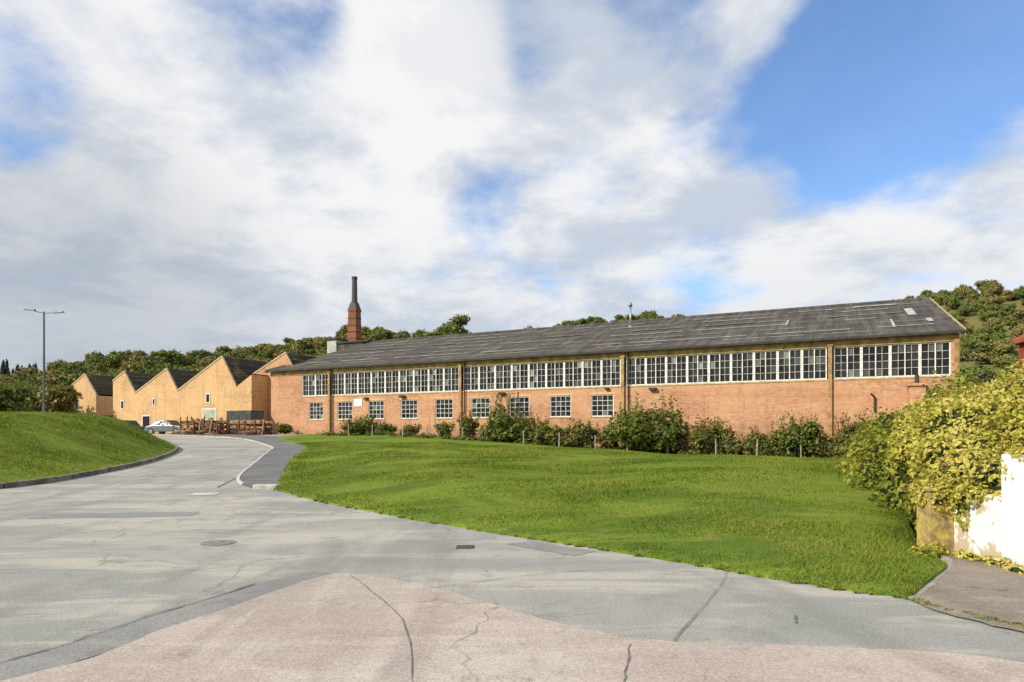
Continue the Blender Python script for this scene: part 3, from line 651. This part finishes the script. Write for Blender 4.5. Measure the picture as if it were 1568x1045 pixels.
for k in range(36):
    s=38.8+k*.56; x,y=LW(s,-2.2+random.uniform(-.8,.7)); z=float(H(x,y)); h=random.uniform(1.0,2.2)+(.4 if s>50 else 0)
    bl.append((x,y,z+h*.45,random.uniform(.45,1.2),random.uniform(.5,.9),h*.56))
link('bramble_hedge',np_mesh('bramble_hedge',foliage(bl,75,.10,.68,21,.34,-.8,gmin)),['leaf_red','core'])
bl=[]
for k in range(130):
    s=random.uniform(9,53); x,y=LW(s,random.uniform(-4.2,-.5)); z=float(H_lawn(x,y)); r=random.uniform(.10,.4); bl.append((x,y,z+.03,r*1.6,r,r*.9))
link('rough_weeds',np_mesh('rough_weeds',foliage(bl,80,.07,.5,22,.3,-.8,gmin)),['leaf_bush','core'])

near=[(8.4,11.6,1.4,1.3,1.2,1.0),(9.6,12.4,1.7,1.5,1.4,1.1),(10.9,13.6,1.8,1.5,1.6,1.15),(7.3,10.3,1.15,.8,.8,.6),(8.3,10.0,1.55,1.0,.9,.65),(9.4,10.6,1.75,1.2,1.1,.8),(7.9,9.2,1.35,.8,.7,.5),(7.05,9.6,1.0,.55,.5,.42),(8.9,9.2,1.7,.9,.8,.6),(6.7,9.9,.8,.45,.45,.4),(7.8,11.3,.9,.75,.7,.7),(8.6,13.0,1.4,.9,.8,.8),(6.75,9.1,1.0,.35,.5,.3)]
mid=[(7.8,12.3,.55,.85,1.2,.95),(8.8,14.2,.8,1.1,1.6,1.15),(10.1,15.0,1.4,1.35,1.6,1.2),(10.3,17.2,.7,1.2,1.9,1.2),(11.6,16.6,1.55,1.4,1.8,1.15),(12.3,19.5,1.1,1.6,2.2,1.35),(13.9,18.5,1.65,1.6,2,1.25),(13.8,22.5,.8,1.6,2.4,1.25),(15.5,22.3,1.35,1.7,2.2,1.3),(16.4,26,.7,1.7,2.4,1.25),(18.1,26,1.15,1.9,2.4,1.25),(18.8,29.8,.6,1.8,2.4,1.25),(20.7,30,1.0,1.9,2.2,1.3),(21.1,33,.5,1.9,2,1.2),(23.5,33,.9,2.1,2,1.4),(7.3,11.0,.45,.55,.8,.6)]
back=[(x+3.2,y+.6,z+.15,1.9,1.9,1.15) for x,y,z,_,_,_ in mid[2:14]]+[(12.5,12,1.8,1.7,1.7,1.1),(11.5,10.3,1.85,1.3,1.3,.85),(13,14.5,1.85,1.7,1.7,1.15)]
for k in range(34):
    b0=random.choice(near+mid[2:9]); a=random.uniform(0,6.28); near.append((b0[0]+math.cos(a)*b0[3]*.8,b0[1]+math.sin(a)*b0[4]*.8,b0[2]+b0[5]*random.uniform(.1,.7),.32,.32,.26)) if b0[1]<14 else mid.append((b0[0]+math.cos(a)*b0[3]*.8,b0[1]+math.sin(a)*b0[4]*.8,b0[2]+b0[5]*random.uniform(.1,.75),.45,.45,.35))
parts=foliage(near,560,.042,.80,31,.22,-1.0,gmin,0.9)
p2=foliage(mid,260,.06,.78,33,.26,-.9,gmin,0.9)+foliage(back,150,.08,.8,34,.2,-.95,gmin)
remap={0:2,1:1}
parts+= [(v,f,remap[m]) for v,f,m in p2]
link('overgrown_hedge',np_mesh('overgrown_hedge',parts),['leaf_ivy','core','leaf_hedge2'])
# ------------------------------------------------------------ white wall
def ww_mat():
    T=newmat('peeling_whitewash',0.85,0.1); n=T.noise(T.pos,2.5,6,0.7); n2=T.noise(T.pos,14,4,0.7)
    sp=T.node('ShaderNodeSeparateXYZ',{'Vector':T.pos})
    c=T.mix(T.ss(n2,0.5,0.8,0,.3),(0.80,0.79,0.76),(0.62,0.59,0.52))
    c=T.mix(T.ss(T.math('ADD',n,T.math('MULTIPLY',sp.outputs[2],-0.12)),0.47,0.53,0,.8),c,(0.42,0.33,0.18))
    T.put(T.b.inputs['Base Color'],c); bump(T,T.math('ADD',n,n2),0.6,0.02); return T.m
M['ww']=ww_mat(); 
T=newmat('lichen_concrete',0.95,0.05); n=T.noise(T.pos,5,6,0.7)
T.put(T.b.inputs['Base Color'],T.mix(T.ss(n,.4,.62),(0.50,0.38,0.11),(0.25,0.19,0.10))); bump(T,n,.8,.03); M['lichen']=T.m
w=empty('white_boundary_wall'); a=MB()
a.box(6.22,6.42,8.35,9.2,-.15,.88,0); a.box(6.25,6.5,2.5,8.35,-.15,1.42,2)
a.box(5.88,6.40,9.2,9.5,-.15,.86,1); a.box(5.86,6.42,9.18,9.52,.86,.91,1)
a.box(6.41,12,9.3,9.5,-.15,.8,1)
a.obj('wall',['ww','lichen','white'],w,bevel=0.015)
bl=[(6.1,8.7,.03,.12,.2,.07),(6.15,8.3,.03,.12,.25,.09),(5.85,9.05,.05,.2,.15,.12),(5.6,8.9,.04,.2,.2,.08),(6.1,7.9,.03,.1,.2,.06),(6.3,8.8,.85,.25,.4,.12),(6.2,9.3,.9,.4,.3,.14),(6.2,9.0,.7,.12,.15,.3),(6.45,8.3,1.25,.2,.35,.25),(6.0,9.3,.75,.2,.25,.22),(6.4,8.0,1.45,.22,.3,.12)]
link('wall_weeds',np_mesh('wall_weeds',foliage(bl,1200,.028,.5,41,.3,-.6)),['leaf_ivy','core'])
bl=[]
for k in range(26):
    t=k/25; x=4.0+t*.9+random.uniform(-.04,.04); y=6.6-t*2.0+random.uniform(-.04,.04); r=random.uniform(.015,.05); bl.append((x,y,.016,r*1.8,r,r*.4))
for k in range(70):
    q=LF[random.randrange(len(LF))]; r=random.uniform(.015,.045); bl.append((q[0]+random.uniform(-.05,.05),q[1]-random.uniform(-.03,.05),.02+float(H(*q)),r*2.4,r*1.3,r*.5))
link('edge_weeds',np_mesh('edge_weeds',foliage(bl,2500,.014,.3,43,.3,-.8)),['blade','lawn'])

# ------------------------------------------------------------ red house at the far right edge
h=empty('red_brick_house',(26.4,26.0,0),0.0); b=MB()
b.box(0,9,0,8,-.5,6.3,0); b.prism([(-.3,6.3),(9.3,6.3),(9.3,6.45),(4.5,9.2),(-.3,6.45)],-.2,8.2,1)
b.box(-.05,-.005,1.0,2.4,3.0,4.4,2); b.box(-.06,-.052,1.1,2.3,3.1,4.3,3); b.box(-.05,-.005,5.5,6.9,4.6,5.6,2); b.box(1.0,2.4,-.05,-.005,3.2,4.5,2); b.box(1.1,2.3,-.06,-.052,3.3,4.4,3)
b.obj('house',[plain('dark_red_brick',(0.22,0.05,0.035),.9,.3,2),plain('red_tiles',(0.25,0.07,0.045),.9,.3,2),'frame','glass'],h)

# ------------------------------------------------------------ trees
def tree_mesh(name,R,Ht,nb,leaf,per,seed,mat,slim=1.0):
    r=random.Random(seed); bl=[]
    for k in range(nb):
        a=r.uniform(0,6.28); q=R*math.sqrt(r.random())*.62; z=Ht*r.uniform(.38,.82); rr=R*r.uniform(.30,.48)*(1.15-.4*(z/Ht))
        bl.append((math.cos(a)*q,math.sin(a)*q,z,rr,rr,rr*.85*slim))
    bl.append((0,0,Ht*.6,R*.5,R*.5,Ht*.3))
    parts=foliage(bl,per,leaf,.72,seed,.24,-.8)
    m=MB(); m.cyl((0,0,-1.5),(0,0,Ht*.5),R*.06,R*.035,8)
    for k in range(5):
        a=r.uniform(0,6.28); m.cyl((0,0,Ht*r.uniform(.2,.4)),(math.cos(a)*R*.55,math.sin(a)*R*.55,Ht*r.uniform(.5,.7)),R*.028,R*.01,6)
    parts.append((np.array(m.v),np.array([f for f in m.f if len(f)==4]),2))
    me=np_mesh(name,parts)
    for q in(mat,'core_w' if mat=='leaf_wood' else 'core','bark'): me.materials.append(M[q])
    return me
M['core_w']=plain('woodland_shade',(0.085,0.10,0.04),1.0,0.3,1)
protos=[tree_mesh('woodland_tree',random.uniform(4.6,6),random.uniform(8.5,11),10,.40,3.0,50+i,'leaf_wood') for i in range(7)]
scrub=[tree_mesh('scrub',2.6,3.6,5,.3,5,70+i,'leaf_wood') for i in range(3)]
wood=empty('distant_woodland')
cnt=0
def put(me,x,y,sc,par,zs=1.0,nm='tree',sink=0.0):
    o=bpy.data.objects.new(nm,me); o.location=(x,y,float(H(x,y))-sink); o.rotation_euler=(random.uniform(-.06,.06),random.uniform(-.06,.06),random.uniform(0,6.28)); o.scale=(sc*random.uniform(.9,1.15),sc*random.uniform(.9,1.15),sc*zs*random.uniform(.85,1.15)); o.parent=par; col.objects.link(o)
step=7.4; x=-300
while x<370:
    y=125
    while y<345:
        px=x+random.uniform(-3.5,3.5); py=y+random.uniform(-3.5,3.5); r=px/py
        if -1.0<r<1.05 and not(r<-.70 and 205<py<250) and not (-.15<r<.6 and py<200):
            openness=(math.sin(px*.045+1)+math.sin(py*.06+px*.02))*.5
            dens=.93
            if r>.4: dens=.5+.45*(openness>0) if py>230 else .35
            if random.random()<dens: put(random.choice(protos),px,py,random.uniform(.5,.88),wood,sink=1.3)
            else:
                for q in range(2): put(random.choice(scrub),px+random.uniform(-4,4),py+random.uniform(-4,4),random.uniform(.5,1.3),wood,nm='scrub',sink=.4)
            cnt+=1
        y+=step
    x+=step
print('trees',cnt)
for (x,y,s,z) in((-22,262,1.3,1.1),(-27,268,1.15,1.0),(-31,258,1.0,.9),(160,318,1.1,1.15),(209,318,1.05,1.0),(186,318,1.05,.9),(66,318,1.1,1.0)): put(protos[int(abs(x))%7],x,y,s,wood,z,sink=1)
def conifer():
    bl=[(0,0,2+ k*1.3,2.3-.26*k,2.3-.26*k,1.0) for k in range(8)]
    me=np_mesh('conifer',foliage(bl,4,.35,.75,91,.15,-.9)); 
    for q in('leaf_conifer','core'): me.materials.append(M[q])
    return me
cm=conifer(); ce=empty('conifer_plantation')
for k in range(60): put(cm,random.uniform(-262,-212),random.uniform(322,345),random.uniform(.9,1.25),ce,1.1,'conifer')
def single(name,x,y,R,Ht,seed,mat,leaf=.2,per=18):
    me=tree_mesh(name,R,Ht,15,leaf,per,seed,mat); o=bpy.data.objects.new(name,me); o.location=(x,y,float(H(x,y))-.2); col.objects.link(o)
single('broadleaf_tree',-46.5,58,3.4,5.4,101,'leaf_bush'); single('broadleaf_tree',-53,60,3.8,5.4,102,'leaf_bush')
single('broadleaf_tree',-49.5,70,3.2,5.4,103,'leaf_red'); single('broadleaf_tree',-57,78,4.2,6.0,104,'leaf_bush'); single('broadleaf_tree',-66,88,5,6.5,105,'leaf_red')

# ------------------------------------------------------------ world
el=math.radians(33); dx,dy=-0.86,-0.51; q=math.hypot(dx,dy); dx/=q;dy/=q
w=bpy.data.worlds.new('World'); scene.world=w; w.use_nodes=True; T=NT(w.node_tree); T.n.clear()
sky=T.node('ShaderNodeTexSky',sky_type='NISHITA'); sky.sun_disc=False; sky.sun_elevation=el; sky.sun_rotation=math.atan2(dx,dy); sky.air_density=1.0; sky.dust_density=0.3; sky.ozone_density=2.5
tc=T.node('ShaderNodeTexCoord').outputs['Generated']; sp=T.node('ShaderNodeSeparateXYZ',{'Vector':tc})
zc=T.math('ADD',T.math('MAXIMUM',sp.outputs[2],0.0),0.24)
P=T.node('ShaderNodeCombineXYZ',{'X':T.math('DIVIDE',sp.outputs[0],zc),'Y':T.math('DIVIDE',sp.outputs[1],zc),'Z':0.37}).outputs[0]
n1=T.noise(P,2.7,8,0.58,0.15); n0=T.noise(T.mapv(P,loc=(3.1,1.7,0)),1.0,2,0.5)
def spot(px,py,R):
    v=Vector(((px-784)/1000,1,(662-py)/1000)).normalized()
    d=T.node('ShaderNodeVectorMath',{0:tc,1:tuple(v)},operation='DOT_PRODUCT').outputs['Value']
    return T.ss(d,math.cos(math.radians(R)),1.0)
bias=0.23
def acc(a,f,k): return T.math('MULTIPLY_ADD',f,k,a)
b=T.math('ADD',T.math('MULTIPLY',T.math('SUBTRACT',n0,0.5),0.45),bias)
for px,py,R,k in((1520,40,14,-.36),(1370,110,10,-.27),(1240,190,8,-.30),(1120,180,6,-.14),(1010,10,7,-.12),(10,150,7,-.30),(830,50,5,-.12),(735,315,5,-.20),(450,20,6,-.12),(620,225,5,-.10),(650,90,8,.22),(930,90,8,.10),(1100,60,7,.08),(1330,320,14,.1),(500,420,22,.12),(60,400,20,.2),(1500,250,9,.10)):
    b=acc(b,spot(px,py,R),k)
mask=T.ss(T.math('ADD',n1,b),0.44,0.78)
n2=T.noise(T.mapv(P,loc=(0.35,-.2,2)),2.3,6,0.6,0.2)
shade=T.ss(n2,0.36,0.60)
shade=T.math('ADD',shade,T.math('MULTIPLY',spot(650,90,9),.8),clamp=True)
ccol=T.mix(shade,(0.63,0.69,0.79),(1.02,1.01,1.0))
low=T.ss(sp.outputs[2],0.06,0.34)
ccol=T.mix(T.math('MULTIPLY',T.math('SUBTRACT',1.0,low),0.42),ccol,(0.58,0.63,0.70))
ccol=T.mix(T.math('MULTIPLY',spot(60,500,20),.5),ccol,(0.36,0.41,0.48))
skyc=T.mix(1.0,sky.outputs[0],(0.84,1.10,1.34),'MULTIPLY')
bg1=T.node('ShaderNodeBackground',{'Color':skyc,'Strength':0.15}); bg2=T.node('ShaderNodeBackground',{'Color':ccol,'Strength':0.93})
ms=T.node('ShaderNodeMixShader',{'Fac':T.math('MULTIPLY_ADD',mask,0.88,0.09)}); T.l.new(bg1.outputs[0],ms.inputs[1]); T.l.new(bg2.outputs[0],ms.inputs[2])
T.l.new(ms.outputs[0],T.node('ShaderNodeOutputWorld').inputs[0])
w.cycles.sampling_method='MANUAL'; w.cycles.sample_map_resolution=512
sd=bpy.data.lights.new('sun','SUN'); sd.energy=5.0; sd.angle=math.radians(.5); sd.color=(1,.91,.76)
so=bpy.data.objects.new('sun',sd); col.objects.link(so)
D=Vector((dx*math.cos(el),dy*math.cos(el),math.sin(el))); so.rotation_euler=(-D).to_track_quat('-Z','Y').to_euler(); so.location=(-30,-20,40)
# ------------------------------------------------------------ camera
cd=bpy.data.cameras.new('camera'); cd.sensor_width=36; cd.lens=36*1000/1568; cd.shift_y=139.5/1568; cd.clip_end=6000; cd.clip_start=.05
co=bpy.data.objects.new('camera',cd); col.objects.link(co); co.location=(0,0,1.7); co.rotation_euler=(math.radians(90),0,0); scene.camera=co
scene.view_settings.view_transform='Standard'; scene.view_settings.look='None'; scene.view_settings.exposure=0
